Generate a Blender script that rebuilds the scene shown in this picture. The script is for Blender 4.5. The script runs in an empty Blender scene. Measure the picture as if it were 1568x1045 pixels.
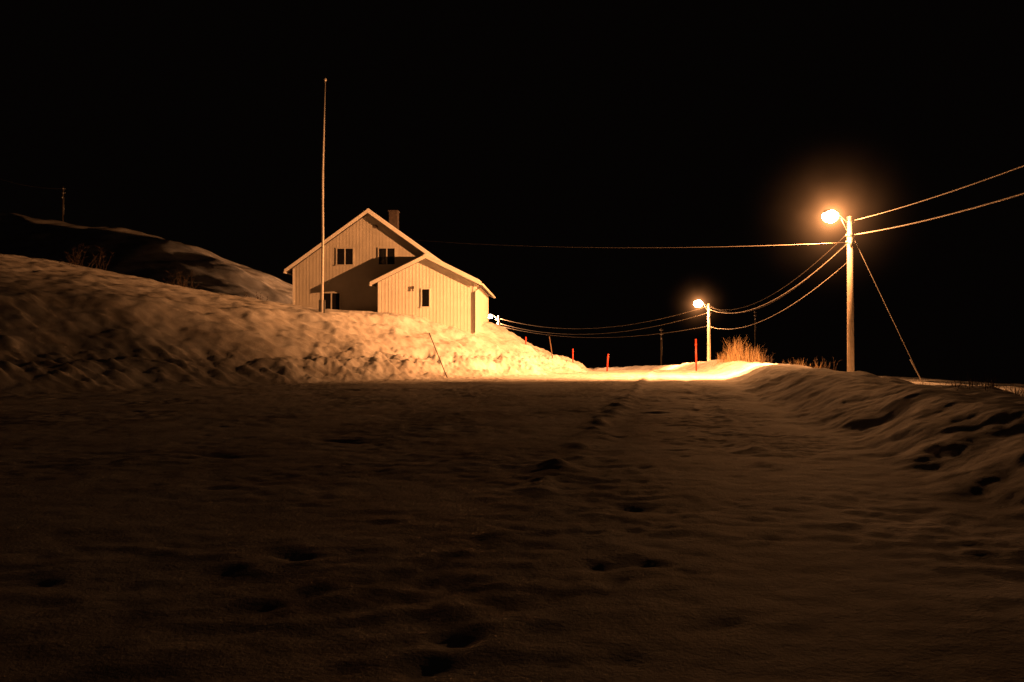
import bpy, bmesh, math, random
import numpy as np
from mathutils import Vector, Matrix
random.seed(7); rng=np.random.RandomState(5)
sc=bpy.context.scene
sc.view_settings.view_transform='Standard'
try: sc.view_settings.look='None'
except Exception: pass
sc.view_settings.exposure=0

# ------------------------------------------------------------ world
w=bpy.data.worlds.new("World"); sc.world=w; w.use_nodes=True
bg=w.node_tree.nodes['Background']
bg.inputs[0].default_value=(1.0,0.66,0.55,1); bg.inputs[1].default_value=0.0012

# ------------------------------------------------------------ materials
def mat(name,col,rough=0.7,metal=0.0,noise=None,bump=None,emit=None,spec=0.3):
    m=bpy.data.materials.new(name); m.use_nodes=True
    nt=m.node_tree; b=nt.nodes['Principled BSDF']
    b.inputs['Base Color'].default_value=(*col,1); b.inputs['Roughness'].default_value=rough
    b.inputs['Metallic'].default_value=metal
    b.inputs['Specular IOR Level'].default_value=spec
    tc=nt.nodes.new('ShaderNodeTexCoord')
    if noise:
        sc_,amt=noise
        n=nt.nodes.new('ShaderNodeTexNoise'); n.inputs['Scale'].default_value=sc_; n.inputs['Detail'].default_value=6
        nt.links.new(tc.outputs['Object'],n.inputs['Vector'])
        r=nt.nodes.new('ShaderNodeValToRGB')
        r.color_ramp.elements[0].position=0.3; r.color_ramp.elements[1].position=0.7
        r.color_ramp.elements[0].color=(*[c*(1-amt) for c in col],1)
        r.color_ramp.elements[1].color=(*col,1)
        nt.links.new(n.outputs['Fac'],r.inputs['Fac']); nt.links.new(r.outputs['Color'],b.inputs['Base Color'])
    if bump:
        sc_,st,dist=bump
        n=nt.nodes.new('ShaderNodeTexNoise'); n.inputs['Scale'].default_value=sc_; n.inputs['Detail'].default_value=8
        nt.links.new(tc.outputs['Object'],n.inputs['Vector'])
        bp=nt.nodes.new('ShaderNodeBump'); bp.inputs['Strength'].default_value=st; bp.inputs['Distance'].default_value=dist
        nt.links.new(n.outputs['Fac'],bp.inputs['Height']); nt.links.new(bp.outputs['Normal'],b.inputs['Normal'])
    if emit:
        b.inputs['Emission Color'].default_value=(*emit[0],1); b.inputs['Emission Strength'].default_value=emit[1]
    return m

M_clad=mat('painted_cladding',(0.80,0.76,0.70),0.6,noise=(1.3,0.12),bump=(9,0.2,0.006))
M_cladm=mat('dimmed_cladding',(0.50,0.47,0.42),0.65,noise=(1.1,0.2),bump=(9,0.2,0.006))  # main wall: its weaker lamp light is put into a darker colour
M_trim=mat('white_trim',(0.80,0.78,0.74),0.5,noise=(3,0.12))
M_dark=mat('dark_trim',(0.09,0.07,0.06),0.5)
M_glass=mat('window_glass',(0.01,0.01,0.012),0.08,spec=0.5)
M_roof=mat('roof_sheet',(0.06,0.05,0.05),0.7,noise=(4,0.4))
M_conc=mat('foundation_concrete',(0.22,0.21,0.2),0.9,noise=(3,0.4),bump=(20,0.4,0.01))
M_snowcap=mat('roof_snow',(0.8,0.82,0.86),0.8,bump=(4,0.6,0.05))
M_brick=mat('chimney_brick',(0.06,0.045,0.04),0.9,noise=(8,0.4))
M_pole=mat('pole_wood',(0.62,0.54,0.44),0.8,noise=(5,0.25),bump=(30,0.4,0.01))
M_poled=mat('pole_wood_dimmed',(0.10,0.08,0.06),0.8,noise=(5,0.3))  # far poles: faintness in the dark is put into a low albedo
M_metal=mat('galvanised_metal',(0.45,0.45,0.45),0.4,metal=0.7,noise=(10,0.2))
M_wire=mat('wire_aluminium',(0.42,0.38,0.33),0.6,metal=0.2)
M_wired=mat('wire_insulated',(0.08,0.07,0.06),0.8,spec=0.1)
M_flag=mat('flagpole_paint',(0.75,0.73,0.70),0.4,noise=(3,0.15))
M_red=mat('stake_red',(0.65,0.05,0.02),0.4,noise=(6,0.2))
M_stick=mat('weathered_stick',(0.16,0.10,0.06),0.9,noise=(9,0.4))
M_grass=mat('dry_grass_straw',(0.40,0.28,0.15),0.8,noise=(4,0.5))
M_twig=mat('bare_twigs',(0.10,0.07,0.05),0.9,noise=(6,0.4))
M_bulb=mat('sodium_bowl',(0.9,0.8,0.6),0.3,emit=((1.0,0.66,0.30),60))
M_bulbw=mat('cool_bowl',(0.9,0.9,0.9),0.3,emit=((1.0,0.85,0.7),12))

# snow
def snow_mat():
    m=bpy.data.materials.new('snow_ground'); m.use_nodes=True
    nt=m.node_tree; b=nt.nodes['Principled BSDF']; L=nt.links.new
    tc=nt.nodes.new('ShaderNodeTexCoord')
    def nz(s,d=6,r=0.6):
        n=nt.nodes.new('ShaderNodeTexNoise'); n.inputs['Scale'].default_value=s; n.inputs['Detail'].default_value=d
        n.inputs['Roughness'].default_value=r
        L(tc.outputs['Object'],n.inputs['Vector']); return n
    n1=nz(0.55,9,0.7); r1=nt.nodes.new('ShaderNodeValToRGB')
    r1.color_ramp.elements[0].position=0.36; r1.color_ramp.elements[1].position=0.62
    r1.color_ramp.elements[0].color=(0.48,0.45,0.42,1); r1.color_ramp.elements[1].color=(0.82,0.82,0.82,1)
    L(n1.outputs['Fac'],r1.inputs['Fac']); L(r1.outputs['Color'],b.inputs['Base Color'])
    b.inputs['Roughness'].default_value=0.7; b.inputs['Specular IOR Level'].default_value=0.12
    n2=nz(7,8,0.7); n3=nz(38,4,0.7)
    b2=nt.nodes.new('ShaderNodeBump'); b2.inputs['Strength'].default_value=0.6; b2.inputs['Distance'].default_value=0.030
    b3=nt.nodes.new('ShaderNodeBump'); b3.inputs['Strength'].default_value=0.75; b3.inputs['Distance'].default_value=0.011
    L(n2.outputs['Fac'],b2.inputs['Height']); L(n3.outputs['Fac'],b3.inputs['Height'])
    L(b2.outputs['Normal'],b3.inputs['Normal']); L(b3.outputs['Normal'],b.inputs['Normal'])
    return m
M_snow=snow_mat()

# ------------------------------------------------------------ terrain
def pn(x,y,seed=0):
    xi=np.floor(x); yi=np.floor(y); xf=x-xi; yf=y-yi
    def g(ix,iy):
        h=np.sin(ix*127.1+iy*311.7+seed*74.7)*43758.5453
        a=(h-np.floor(h))*2*np.pi
        return np.cos(a),np.sin(a)
    u=xf*xf*xf*(xf*(xf*6-15)+10); v=yf*yf*yf*(yf*(yf*6-15)+10)
    def d(ox,oy):
        gx,gy=g(xi+ox,yi+oy); return gx*(xf-ox)+gy*(yf-oy)
    a=d(0,0)*(1-u)+d(1,0)*u; b=d(0,1)*(1-u)+d(1,1)*u
    return (a*(1-v)+b*v)*1.5
def ss(a,b,x):
    t=np.clip((x-a)/(b-a),0,1); return t*t*(3-2*t)
def sdist(pts,x,y):
    best=np.full(x.shape,1e9); sg=np.ones(x.shape)
    for (ax,ay),(bx,by) in zip(pts[:-1],pts[1:]):
        dx,dy=bx-ax,by-ay; L2=dx*dx+dy*dy
        t=np.clip(((x-ax)*dx+(y-ay)*dy)/L2,0,1)
        px=x-ax-t*dx; py=y-ay-t*dy; dd=np.sqrt(px*px+py*py)
        cr=dx*(y-ay)-dy*(x-ax)
        m=dd<best-1e-9
        best=np.where(m,dd,best); sg=np.where(m,np.where(cr>=0,1.0,-1.0),sg)
    return best*sg
LB=[(-90,-40),(-30,9),(-15.5,22.0),(-5.4,35.0),(1.2,43.5),(3.6,48),(5.0,58),(4,70),(-6,92),(-40,112),(-200,140)]
RB=[(3.4,-60),(3.4,0),(3.6,5.6),(4.6,12.2),(11,42),(11.6,50),(12.6,60),(13.5,72),(7,100),(-20,125),(-200,150)]
DIMP=[]
for i in range(260):
    yy=3.0+ (rng.rand()**1.0)*36
    xx=rng.uniform(-0.6,0.36)*yy
    DIMP.append((xx,yy,rng.uniform(0.05,0.13)*(1+yy*0.035),rng.uniform(0.04,0.09)*(1+yy*0.03),rng.uniform(-0.6,0.6),rng.uniform(0.006,0.020)*(1+yy*.035)))
for (xx,yy,a,b,c) in [(-0.1,18.5,.6,.24,.05),(-2.3,10.9,.4,.18,.04),(-3.4,9.4,.45,.18,.035),(1.0,6.2,.24,.12,.018),(2.9,16,.35,.16,.035),(5.5,21,.5,.2,.05)]:
    DIMP.append((xx,yy,a,b,rng.uniform(-.4,.4),c))
def height(x,y,detail=True):
    wl=pn(x*0.35,y*0.35,3)*0.7+pn(x*1.1,y*1.1,4)*0.3+pn(x*2.6,y*2.6,5)*0.15
    d=sdist(LB,x,y)+wl*ss(3,10,np.abs(y))*0.7
    e=-sdist(RB,x,y)+pn(x*0.5,y*0.5,9)*0.35
    zr=-0.035*np.where(y>54,(y-54)**2/(np.abs(y-54)+6),0)
    zl=0.95*ss(-0.9,1.7,d)+0.5*np.clip(d-1.6,0,4.5)+0.24*np.clip(d-6,0,200)
    cap=3.5+0.18*np.clip(-10.5-x,0,14)-0.07*np.clip(y-42,0,40)*ss(-10,-16,x)
    k=0.5; m_=np.clip(0.5+0.5*(cap-zl)/k,0,1); zl=cap*(1-m_)+zl*m_-k*m_*(1-m_)
    zl=np.where(d>-1.0,zl,0)*ss(-1.0,0.0,d)
    ridge=1.5+17.8*(1-np.exp(-np.clip(-x-13,0,400)/17.0))**1.2+0.9*pn(x*0.06,y*0.06,21)
    fy=ss(54,88,y+0.2*(x+40))*ss(-10,-22,x)
    zl=zl*(1-fy)+fy*ridge
    bh=0.62+0.10*pn(x*0.3,y*0.3,8)
    bh=bh*(0.75+0.25*ss(0,14,y))
    rr=bh*ss(-0.1,1.9,e)-0.45*ss(2.3,5.0,e)-0.06*np.clip(e-3,0,160)
    rr=np.where(e>-0.2,rr,0)
    z=zr+zl+rr
    z=z+0.25*pn(x*0.09,y*0.09,31)*ss(3,9,d)
    if detail:
        onroad=ss(0.2,-0.6,d)*ss(0.2,-0.6,e)
        u=x*0.98-y*0.2; v=x*0.2+y*0.98
        n=0.015*pn(u*1.1,v*1.2,11)+0.012*pn(x*2.8,y*3.0,12)+0.011*pn(x*5.6,y*6,13)+0.007*pn(x*12,y*12,14)
        patch=0.55+0.9*ss(-0.3,0.5,pn(x*0.4,y*0.3,15))
        far=0.85+0.85*ss(6,30,y)
        z=z+onroad*n*far*patch
        tr=x-(0.27+0.2*(y-7.3))+0.10*pn(y*0.5,y*0+3.3,16)+0.05*pn(y*1.7,y*0+1.3,18)
        rg=np.exp(-(tr/0.20)**2)*(0.008+0.085*np.clip(pn(x*2.4,y*1.6,17)+0.15,0,1))*ss(4,9,y)
        gv=-0.018*np.exp(-((tr-0.42)/0.2)**2)-0.012*np.exp(-((tr+0.45)/0.25)**2)-0.022*np.exp(-((tr-1.9)/0.25)**2)+0.03*np.exp(-((tr-2.2)/0.15)**2)*np.clip(pn(x*1.8,y*1.2,19)+.3,0,1)-0.015*np.exp(-((tr+2.0)/0.3)**2)
        z=z+onroad*(rg+gv*ss(4,9,y))
        z=z+ss(-2.5,-0.3,d)*ss(0.6,-0.2,d)*(0.07*np.clip(pn(x*3.7,y*3.7,61),0.1,1)+0.04*np.clip(pn(x*7.1,y*7.1,62),0.1,1))
        bl=ss(-0.5,0.3,d)*ss(3.4,1.6,d)
        sx=x*0.65+y*0.76
        fur=np.abs(pn(sx*1.35+0.5*d,d*0.5,41))
        z=z+bl*(0.28*(fur-0.25)+0.11*pn(x*1.6,y*1.6,42)+0.12*np.abs(pn(x*3.0,y*3.0,43))+0.04*pn(x*6.5,y*6.5,40)-0.04)
        up=ss(1.8,3.2,d)
        z=z+up*(0.09*pn(x*0.8+y*0.25,y*1.5-x*0.3,44)+0.05*pn(x*1.6+y*.6,y*2.6-x*.5,45)+0.035*np.abs(pn(x*3.0+y*.6,y*3.4,49))+0.012*pn(x*6,y*6,46))*(1-fy)
        z=z+fy*(0.5*pn(x*0.2,y*0.2,47)+0.15*pn(x*0.7,y*0.7,48))
        br=ss(-0.4,0.4,e)
        z=z+br*(0.07*pn(x*1.4-y*.4,y*0.9+x*.4,51)+0.03*pn(x*3.5,y*2.4,52)+0.012*pn(x*8,y*7,53))*(0.25+0.75*ss(34,8,e))*ss(80,20,e)
    return z
def zat(x,y): return float(height(np.array([x],float),np.array([y],float))[0])
def axis(segs):
    out=[]
    for a,b,s in segs: out.append(np.arange(a,b,s))
    return np.concatenate(out)
gy=1.12**np.arange(1,26); gpos=np.cumsum(gy)
ys=np.concatenate([-20-gpos[::-1][:]*4, axis([(-20,2,0.6),(2,14,0.045),(14,30,0.07),(30,60,0.11),(60,130,0.6)]), 130+gpos*5])
xs=np.concatenate([-60-gpos[::-1]*5, axis([(-60,-28,0.5),(-28,-9,0.12),(-9,6,0.055),(6,16,0.09),(16,40,0.4)]), 40+gpos*6])
X,Y=np.meshgrid(xs,ys); sh=X.shape
Z=height(X.ravel(),Y.ravel()).reshape(sh)
for (cx,cy,a,b,ang,dep) in DIMP:
    R=3*max(a,b)
    i0,i1=np.searchsorted(ys,[cy-R,cy+R]); j0,j1=np.searchsorted(xs,[cx-R,cx+R])
    if i1<=i0 or j1<=j0: continue
    xx=X[i0:i1,j0:j1]-cx; yy=Y[i0:i1,j0:j1]-cy
    c,s=math.cos(ang),math.sin(ang)
    q1=0.35*pn(X[i0:i1,j0:j1]*2.5/(a*4),Y[i0:i1,j0:j1]*2.5/(a*4),77); q2=0.35*pn(X[i0:i1,j0:j1]*2.5/(a*4),Y[i0:i1,j0:j1]*2.5/(a*4),78)
    uu=(xx*c+yy*s)/a+q1*2; vv=(-xx*s+yy*c)/b+q2*2
    r2=uu*uu+vv*vv
    fade=np.exp(-((xx/a)**2+(yy/a)**2)/5)
    Z[i0:i1,j0:j1]+= -dep*np.exp(-r2)*(1.25-0.55*r2)*fade
nx,ny=len(xs),len(ys)
co=np.stack([X.ravel(),Y.ravel(),Z.ravel()],1).astype(np.float32)
idx=np.arange(nx*ny).reshape(ny,nx)
f=np.stack([idx[:-1,:-1],idx[:-1,1:],idx[1:,1:],idx[1:,:-1]],-1).reshape(-1,4)
me=bpy.data.meshes.new('snowy_ground'); me.vertices.add(len(co)); me.vertices.foreach_set('co',co.ravel())
me.loops.add(f.size); me.loops.foreach_set('vertex_index',f.ravel().astype(np.int32))
me.polygons.add(len(f)); me.polygons.foreach_set('loop_start',np.arange(0,f.size,4,dtype=np.int32))
me.polygons.foreach_set('loop_total',np.full(len(f),4,dtype=np.int32))
me.polygons.foreach_set('use_smooth',np.ones(len(f),dtype=bool))
me.update(calc_edges=True); me.materials.append(M_snow)
ground=bpy.data.objects.new('snowy_ground',me); sc.collection.objects.link(ground)

# ------------------------------------------------------------ mesh helpers
class MB:
    def __init__(s): s.v=[]; s.f=[]; s.m=[]
    def add(s,vs,fs,mi=0):
        o=len(s.v); s.v+= [tuple(p) for p in vs]; s.f+=[tuple(i+o for i in q) for q in fs]; s.m+=[mi]*len(fs)
    def box(s,x0,x1,y0,y1,z0,z1,mi=0):
        s.add([(x0,y0,z0),(x1,y0,z0),(x1,y1,z0),(x0,y1,z0),(x0,y0,z1),(x1,y0,z1),(x1,y1,z1),(x0,y1,z1)],
              [(0,3,2,1),(4,5,6,7),(0,1,5,4),(1,2,6,5),(2,3,7,6),(3,0,4,7)],mi)
    def tube(s,pts,rads,n=8,mi=0):
        pts=[Vector(p) for p in pts]; 
        if not isinstance(rads,(list,tuple)): rads=[rads]*len(pts)
        vs=[]; fs=[]
        for i,p in enumerate(pts):
            t=(pts[min(i+1,len(pts)-1)]-pts[max(i-1,0)]).normalized()
            a=Vector((0,0,1)) if abs(t.z)<0.9 else Vector((1,0,0))
            u=t.cross(a).normalized(); v=t.cross(u)
            for k in range(n):
                an=2*math.pi*k/n; vs.append(p+(u*math.cos(an)+v*math.sin(an))*rads[i])
        for i in range(len(pts)-1):
            for k in range(n):
                k2=(k+1)%n; fs.append((i*n+k,i*n+k2,(i+1)*n+k2,(i+1)*n+k))
        fs.append(tuple(range(n))[::-1]); fs.append(tuple((len(pts)-1)*n+k for k in range(n)))
        s.add(vs,fs,mi)
    def prism(s,poly,y0,y1,mi=0):
        n=len(poly)
        s.add([(x,y0,z) for x,z in poly]+[(x,y1,z) for x,z in poly],
              [tuple(range(n)),tuple(range(2*n-1,n-1,-1))]+[(i,i+n,(i+1)%n+n,(i+1)%n) for i in range(n)],mi)
    def obj(s,name,mats,parent=None,smooth=False,loc=None):
        m=bpy.data.meshes.new(name); m.from_pydata(s.v,[],s.f)
        for q in mats: m.materials.append(q)
        for p,i in zip(m.polygons,s.m): p.material_index=i; p.use_smooth=smooth
        bm=bmesh.new(); bm.from_mesh(m); bmesh.ops.recalc_face_normals(bm,faces=bm.faces); bm.to_mesh(m); bm.free()
        o=bpy.data.objects.new(name,m); sc.collection.objects.link(o)
        if parent: o.parent=parent
        if loc: o.location=loc
        return o
def empty(name,loc=(0,0,0),rz=0):
    o=bpy.data.objects.new(name,None); o.location=loc; o.rotation_euler=(0,0,rz); sc.collection.objects.link(o); return o

# ------------------------------------------------------------ house
H=empty('wooden_house',(-4.94,46,0),math.radians(-2.5))
def gable_wing(tag,cx,hw,y0,y1,zb,ze,za,ovh=0.38,foh=0.4,clad=None,bt=.012):
    sl=(za-ze)/hw
    b=MB(); b.prism([(cx-hw,zb),(cx+hw,zb),(cx+hw,ze),(cx,za),(cx-hw,ze)],y0,y1)
    x=cx-hw+0.04
    while x<cx+hw-0.04:
        zt=za-sl*abs(x-cx)-0.02
        b.box(x-0.028,x+0.028,y0-bt,y0-0.001,zb,zt); x+=0.2
    y=y0+0.1
    while y<y1-0.05:
        for sx in (-1,1):
            xa=cx+sx*hw; b.box(min(xa+sx*.001,xa+sx*.024),max(xa+sx*.001,xa+sx*.024),y-.028,y+.028,zb,ze-0.02)
        y+=0.2
    b.obj(tag+'_walls',[clad],H)
    c=MB(); c.box(cx-hw+.06,cx+hw-.06,y0+.06,y1-.06,0.3,zb-0.002); c.obj(tag+'_foundation',[M_conc],H)
    r=MB(); th=0.14; 
    for sx in (-1,1):
        ex=cx+sx*(hw+ovh); ez=ze-sl*ovh
        r.prism([(cx,za+0.01),(ex,ez+0.01),(ex,ez+0.01+th),(cx,za+0.01+th)],y0-foh,y1+foh,0)
        r.prism([(cx,za+th+0.015),(ex-sx*.12,ez+sl*.12+th+0.015),(ex-sx*.12,ez+sl*.12+th+0.08),(cx,za+th+0.10)],y0-foh+.1,y1+foh-.1,1)
    r.obj(tag+'_roof',[M_roof,M_snowcap],H)
    t=MB()
    for sx in (-1,1):
        ex=cx+sx*(hw+ovh+.02); ez=ze-sl*(ovh+.02)
        t.prism([(cx,za-0.05),(ex,ez-0.05),(ex,ez+th+.03),(cx,za+th+.03)],y0-foh-.03,y0-foh-.002,0)
        t.prism([(cx,za-0.05),(ex,ez-0.05),(ex,ez+th+.03),(cx,za+th+.03)],y1+foh+.002,y1+foh+.03,0)
        gx=cx+sx*(hw+ovh+.07)
        t.tube([(gx,y0-foh+.05,ez+.02),(gx,y1+foh-.05,ez+.02)],.055,8,0)
        xa=cx+sx*(hw-.05); t.box(xa-.06,xa+.06,y0-.04,y0-.026,zb,ze-.03)
    gx=cx+hw+ovh+.05; px=cx+hw-.02
    t.tube([(gx,y0+.05,ze-sl*ovh),(px+.12,y0-.05,ze-.45),(px,y0-.09,ze-.6),(px,y0-.09,zb+.1)],.04,8,1)
    t.obj(tag+'_trim',[M_trim,M_dark],H)
def window(tag,cx,cz,ww,hh,y0,mull=True,trim=M_trim):
    b=MB(); yo=y0-.06; f=.06
    b.box(cx-ww/2-f,cx+ww/2+f,yo,y0-.002,cz+hh/2,cz+hh/2+f)
    b.box(cx-ww/2-f-.03,cx+ww/2+f+.03,yo-.03,y0-.002,cz-hh/2-f,cz-hh/2)
    b.box(cx-ww/2-f,cx-ww/2,yo,y0-.002,cz-hh/2+.001,cz+hh/2-.001)
    b.box(cx+ww/2,cx+ww/2+f,yo,y0-.002,cz-hh/2+.001,cz+hh/2-.001)
    if mull:
        b.box(cx-.035,cx+.035,yo+.005,y0-.002,cz-hh/2+.002,cz+hh/2-.002)
    b.box(cx-ww/2+.002,cx+ww/2-.002,y0-.034,y0-.028,cz-hh/2+.002,cz+hh/2-.002,1)
    b.obj(tag,[trim,M_glass],H)
YM=1.2
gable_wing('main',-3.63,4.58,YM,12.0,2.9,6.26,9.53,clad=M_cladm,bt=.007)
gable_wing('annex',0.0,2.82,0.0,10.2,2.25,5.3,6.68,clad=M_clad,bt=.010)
window('window_upper_left',-5.07,6.93,0.95,0.95,YM,True,M_cladm)
window('window_upper_right',-2.56,6.93,0.95,0.95,YM,True,M_cladm)
window('window_lower_left',-5.88,4.25,1.0,1.0,YM,True,M_cladm)
window('window_annex',-0.05,4.37,0.42,1.0,0.0,False)
b=MB(); b.tube([(-3.19,YM-.07,8.7),(-3.19,YM-.01,8.7)],.1,12,0); b.obj('gable_vent',[M_dark],H)
b=MB(); b.box(-3.24,-2.7,5.2,5.8,8.6,10.33); b.box(-3.29,-2.65,5.15,5.85,10.332,10.41); b.obj('chimney',[M_brick],H)
b=MB(); b.box(-.84,-.72,-.12,-.03,4.9,5.05); b.tube([(-.78,-.1,4.9),(-.78,-.12,4.78)],[.03,.06],8); b.obj('wall_fixture',[M_dark],H)

# ------------------------------------------------------------ flagpole
fx,fy_=-9.55,40.0; fz=zat(fx,fy_)
F=empty('flagpole',(fx,fy_,fz-0.3))
b=MB(); hh=14.9-(fz-0.3)
b.tube([(0,0,0),(0.03,0,hh*.35),(0.0,0,hh*.6),(0.12,0,hh)],[.075,.065,.055,.03],12); b.obj('mast',[M_flag],F,True)
b=MB(); b.tube([(0.12,0,hh),(0.12,0,hh+.05),(0.12,0,hh+.12),(0.12,0,hh+.17)],[.03,.075,.075,.02],12)
b.tube([(0.02,-.09,.9),(0.09,-.08,hh*.5),(0.14,-.05,hh-.05)],.006,5); b.obj('finial_and_halyard',[M_flag],F,True)
b=MB(); b.box(-.16,.16,-.03,.03,.2,.95); b.obj('hinge_bracket',[M_metal],F)

# ------------------------------------------------------------ street lamps
CT=(1.0,0.375,0.115)
def wood_pole(par,h,r=.13,m=M_pole):
    b=MB(); b.tube([(0,0,-.6),(0.01,0,h*.5),(0,0,h)],[r,r*.88,r*.72],14); b.tube([(0,0,h),(0,0,h+.05)],[r*.8,r*.3],14); b.obj('pole',[m],par,True)
def fittings(par,h,zs):
    b=MB()
    for z in zs:
        b.tube([(-.16,0,z),(.2,0,z)],.02,6); b.tube([(.2,0,z-.06),(.2,0,z+.1)],[.04,.03],8); b.tube([(-.16,0,z-.03),(-.16,0,z+.08)],[.035,.03],8)
        b.tube([(0,0,z-.05),(0,0,z+.05)],.135,12)
    b.box(-.07,.07,-.2,-.13,h-1.35,h-1.05); b.tube([(.13,-.02,h-1.2),(.13,-.02,h-3.2)],.018,6)
    b.obj('line_fittings',[M_metal],par,True)
def lamp_head(par,h,arm,dy=0,bowl=M_bulb,s=1.0):
    b=MB(); b.tube([(-.08,0,h-.35),(-.35,dy*.3,h-.18),(-arm+.35,dy*.8,h-.06),(-arm+.1,dy,h-.05)],.028,8)
    b.tube([(-.08,0,h-.8),(-.5,dy*.4,h-.16)],.015,6); b.obj('arm',[M_metal],par,True)
    b=MB(); hx=-arm; prof=[(.28,.05),(.2,.09),(.0,.13),(-.22,.14),(-.4,.1),(-.46,.03)]
    b.tube([(hx+p,dy,h) for i,(p,r) in enumerate(prof)],[r*s for p,r in prof],12); o=b.obj('housing',[M_metal],par,True)
    for v in o.data.vertices:
        if v.co.z<h: v.co.z=h+(v.co.z-h)*.25
    bm=bmesh.new(); bmesh.ops.create_uvsphere(bm,u_segments=20,v_segments=12,radius=1.0)
    m=bpy.data.meshes.new('bowl'); 
    for v in bm.verts: v.co=Vector((v.co.x*.27*s,v.co.y*.19*s,v.co.z*.22*s))
    bm.to_mesh(m); bm.free(); m.materials.append(bowl)
    for p in m.polygons: p.use_smooth=True
    o=bpy.data.objects.new('bowl',m); o.location=(hx-.12,dy,h-.13); o.parent=par; sc.collection.objects.link(o)
    return Vector((hx-.12,dy,h-.47))
def light(par,name,kind,pos,power,col,aim=None,cone=150,size=.12):
    l=bpy.data.lights.new(name,kind); l.energy=power; l.color=col; l.shadow_soft_size=size
    if kind=='SPOT': l.spot_size=math.radians(cone); l.spot_blend=1.0
    o=bpy.data.objects.new(name,l); sc.collection.objects.link(o); o.parent=par; o.location=pos
    if aim is not None: o.rotation_euler=Vector(aim).to_track_quat('-Z','Y').to_euler()
def glow_volume(par,pos,R,k):
    # added halo imitating lens glow: self-lit volume falling off with distance
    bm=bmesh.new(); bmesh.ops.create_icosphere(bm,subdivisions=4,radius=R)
    m=bpy.data.meshes.new('lamp_glow'); bm.to_mesh(m); bm.free()
    mt=bpy.data.materials.new('lamp_glow'); mt.use_nodes=True; nt=mt.node_tree; nt.nodes.clear(); L=nt.links.new
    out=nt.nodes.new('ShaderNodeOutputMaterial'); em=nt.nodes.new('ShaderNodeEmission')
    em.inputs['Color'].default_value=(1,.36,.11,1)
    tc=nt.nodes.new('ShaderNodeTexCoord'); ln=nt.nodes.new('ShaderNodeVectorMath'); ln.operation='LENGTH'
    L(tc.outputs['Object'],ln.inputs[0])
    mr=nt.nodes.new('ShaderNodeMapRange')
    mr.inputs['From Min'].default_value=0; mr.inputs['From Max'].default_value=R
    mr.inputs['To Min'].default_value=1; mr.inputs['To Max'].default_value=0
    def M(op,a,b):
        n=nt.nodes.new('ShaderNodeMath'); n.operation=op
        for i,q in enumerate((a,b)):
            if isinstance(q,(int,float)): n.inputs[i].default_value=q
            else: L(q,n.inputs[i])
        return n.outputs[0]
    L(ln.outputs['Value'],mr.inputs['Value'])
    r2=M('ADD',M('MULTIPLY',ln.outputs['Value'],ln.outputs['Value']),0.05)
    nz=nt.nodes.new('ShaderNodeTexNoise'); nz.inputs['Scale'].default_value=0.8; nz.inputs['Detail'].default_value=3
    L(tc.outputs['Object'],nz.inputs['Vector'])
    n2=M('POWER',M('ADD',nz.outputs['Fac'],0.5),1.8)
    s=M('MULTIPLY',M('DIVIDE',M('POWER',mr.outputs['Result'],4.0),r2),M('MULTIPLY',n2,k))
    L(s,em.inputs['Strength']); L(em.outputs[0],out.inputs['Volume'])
    m.materials.append(mt); o=bpy.data.objects.new('lamp_glow',m); o.location=pos; o.parent=par; sc.collection.objects.link(o)

P1=Vector((15.3,36,0.0)); P2=Vector((17.8,72,-.8)); P3=Vector((-1.6,95,-1.2)); P0=Vector((12.6,-2,0.0))
S1=empty('street_lamp',P1); wood_pole(S1,7.35,.16); fittings(S1,7.35,[7.15,6.5,6.2])
lp=lamp_head(S1,7.42,1.0,-.6,M_bulb,1.35)
light(S1,'sodium_light','POINT',lp,2400,CT)
light(S1,'sodium_beam','SPOT',lp,92000,CT,(-.56,.80,-.22),136)
glow_volume(S1,lp+Vector((0.05,0,.33)),5.0,0.45)
S2=empty('street_lamp.001',P2); wood_pole(S2,6.4,.17); fittings(S2,6.4,[6.2,5.6,4.4])
lp=lamp_head(S2,6.55,.95,-.5,M_bulb,1.55)
light(S2,'sodium_light','POINT',lp,3800,CT)
light(S2,'sodium_beam','SPOT',lp,44000,CT,(-.42,-.44,-.79),118)
glow_volume(S2,lp+Vector((0,0,.33)),4.0,0.28)
S3=empty('street_lamp.002',P3); wood_pole(S3,6.8,.15); fittings(S3,6.8,[6.5,5.9])
lp=lamp_head(S3,6.9,.9,0,M_bulbw,1.3)
light(S3,'lamp_light','POINT',lp,34000,(1,.42,.16))
U0=empty('utility_pole',P0); wood_pole(U0,7.3,.15); fittings(U0,7.3,[7.1,6.5])
for nm,(x,y,top) in {'utility_pole.001':(17.8,95,4.1),'utility_pole.002':(36.0,118,7.4),'utility_pole.003':(-52.0,92,20.4)}.items():
    zb=zat(x,y); U=empty(nm,(x,y,zb)); h=top-zb; wood_pole(U,h,.09,M_poled); fittings(U,h,[h-.2,h-.7])

b=MB(); b.tube([(15.4,36,6.55),(18.2,35.4,-.05)],.012,6); b.tube([(17.75,35.5,.9),(18.2,35.4,-.05)],.03,6)
b.obj('guy_wire',[M_wire])

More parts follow.
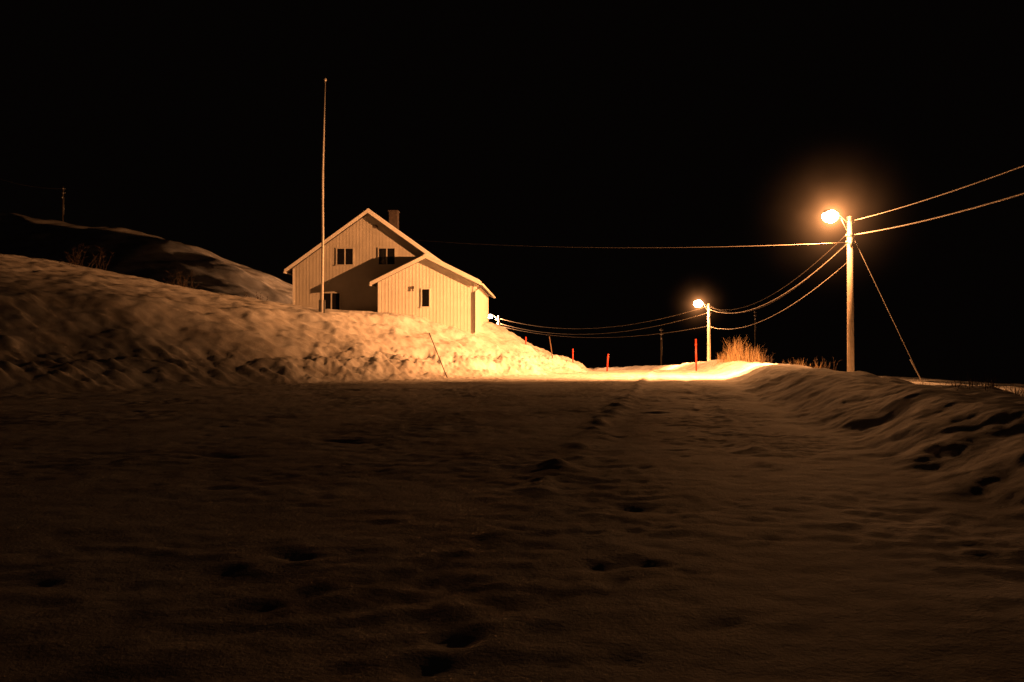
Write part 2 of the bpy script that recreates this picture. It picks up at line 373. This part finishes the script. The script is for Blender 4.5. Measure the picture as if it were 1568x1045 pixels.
def sagline(b,a,c,s,r=.016,n=36,mi=0,r2=None):
    a=Vector(a); c=Vector(c); pts=[]; rs=[]
    for i in range(n+1):
        t=i/n; p=a.lerp(c,t); p.z-=4*s*t*(1-t); pts.append(p); rs.append(r if r2 is None else r+(r2-r)*t)
    b.tube(pts,rs,6,mi)
b=MB()
sagline(b,(15.5,36,7.2),(12.8,-2,7.2),.75,.020)
sagline(b,(15.5,36,6.55),(12.8,-2,6.55),.9,.028)
sagline(b,(15.14,36,6.55),(17.64,72,5.4),1.45,.012,36,1); sagline(b,(15.5,36,6.55),(18.0,72,5.4),1.75,.013,36,1)
sagline(b,(15.3,36,6.25),(17.7,72,5.2),1.5,.018); sagline(b,(15.3,36,5.4),(17.8,72,3.6),1.3,.013)
sagline(b,(15.14,36,6.2),(-6.0,47.5,7.95),.35,.009,36,1,.0025)
sagline(b,(17.64,72,5.4),(-1.5,95,5.3),1.6,.018,36,1); sagline(b,(17.64,72,4.8),(-1.5,95,4.7),1.6,.018,36,1); sagline(b,(17.64,72,3.6),(-1.5,95,4.4),1.2,.016,36,1)
sagline(b,(-52,92,20.2),(-62,90,22.5),.7,.012,12,1)
b.obj('overhead_power_lines',[M_wire,M_wired],None,True)

# ------------------------------------------------------------ snow stakes
def stake(name,x,y,h,lean=(0,0),r=.03,m=M_red,refl=True):
    z=zat(x,y); S=empty(name,(x,y,z)); b=MB()
    b.tube([(-lean[0]*.1,0,-.2),(lean[0]*.5,lean[1]*.5,h*.5),(lean[0],lean[1],h)],[r,r,r*.9],8); b.obj('shaft',[m],S,True)
    if refl:
        b=MB(); q=.8; b.tube([(lean[0]*q,lean[1]*q,h*q),(lean[0]*(q+.07),lean[1]*(q+.07),h*(q+.07))],r*1.25,8); b.tube([(lean[0],lean[1],h),(lean[0],lean[1],h+.04)],[r*1.2,r*.6],8); b.obj('cap_and_band',[M_red],S,True)
stake('snow_stake',11.8,51,2.0,(-.03,0),.055)
stake('snow_stake.001',6.2,52,1.1,(.08,0),.05)
stake('snow_stake.002',4.05,53,1.0,(0,0),.04)
stake('snow_stake.003',0.85,49,.5,(0,0),.04)
stake('wooden_stick',-3.0,36.9,2.1,(-.85,.1),.022,M_stick,False)
stake('wooden_stick.001',2.45,48,1.3,(-.2,0),.03,M_stick,False)

# ------------------------------------------------------------ dry vegetation
def grass(name,patches,m):
    b=MB()
    for (cx,cy,sx,sy,n,h) in patches:
        for _ in range(n):
            x=cx+random.gauss(0,sx); y=cy+random.gauss(0,sy); z=zat(x,y)-.03
            hh=h*random.uniform(.3,1.15)*math.exp(-.25*((x-cx)/sx)**2); a=random.uniform(0,6.28); ln=random.uniform(.05,.5)*hh
            dx,dy=math.cos(a)*ln,math.sin(a)*ln; wv=random.uniform(.004,.011)
            p0=Vector((x,y,z)); p1=p0+Vector((dx*.35,dy*.35,hh*.6)); p2=p0+Vector((dx,dy,hh))
            pa=random.uniform(0,3.14); u=Vector((math.cos(pa),math.sin(pa),0))*wv
            b.add([p0-u,p0+u,p1+u*.7,p1-u*.7,p2],[(0,1,2,3),(3,2,4)])
            if random.random()<.35:
                for _k in range(3):
                    q=p1.lerp(p2,random.uniform(.2,.9)); e=q+Vector((random.uniform(-.12,.12),random.uniform(-.12,.12),random.uniform(.03,.16)))
                    b.add([q-u*.6,q+u*.6,e],[(0,1,2)])
    return b.obj(name,[m])
grass('dry_grass',[(14.0,50,.4,.6,420,1.6),(15.1,49.5,.4,.6,240,1.25),(13.2,49.5,.4,.5,90,.8),(16.8,47,.5,.7,110,.9),(17.8,46.5,.3,.6,70,.8),
  (13.0,26,.8,1.2,40,.3),(14.6,24.5,.6,1,50,.3),(16.5,26,.9,1,60,.3),(11.2,21,.7,.8,40,.25),(18,28,1,1,50,.4),(8.2,13.2,.4,.6,60,.24),(9.2,14.2,.4,.6,70,.3),(7.5,12.2,.3,.5,60,.2),(11.0,17.5,.5,.5,60,.3)],M_grass)
def shrub(name,x,y,h,n,spread):
    z=zat(x,y); b=MB()
    for _ in range(n):
        a=random.uniform(0,6.28); p=Vector((x+random.gauss(0,spread*.35),y+random.gauss(0,spread*.3),z-.05)); d=Vector((math.cos(a)*.5,math.sin(a)*.5,1.2)).normalized()
        L_=h*random.uniform(.5,1); r=.012; pts=[p.copy()]
        for k in range(4):
            d=(d+Vector((random.gauss(0,.18),random.gauss(0,.18),random.gauss(0,.1)))).normalized(); p=p+d*L_/4; pts.append(p.copy())
            for _t in range(3):
                d2=(d+Vector((random.gauss(0,.6),random.gauss(0,.6),random.gauss(0,.3)))).normalized()
                b.tube([p,p+d2*L_*random.uniform(.1,.28)],[.006,.002],3)
        b.tube(pts,[r,r*.8,r*.6,r*.4,r*.2],4)
    b.obj(name,[M_twig])
shrub('bare_shrub',-22.5,42,1.3,26,1.6)
shrub('bare_shrub.001',-18.2,44,1.2,20,.8)
shrub('bare_shrub.002',-14.6,45,.8,18,.9)
shrub('bare_shrub.003',15.6,49.5,1.2,20,.9)
shrub('bare_shrub.004',18.0,46,1.0,14,.9)

# ------------------------------------------------------------ camera
cd=bpy.data.cameras.new('camera'); cam=bpy.data.objects.new('camera',cd); sc.collection.objects.link(cam)
cd.lens=28.0; cd.sensor_width=36; cd.clip_end=3000; cd.clip_start=.05
cam.location=(0,0,1.2); cam.rotation_euler=(math.radians(90.85),0,0)
sc.camera=cam
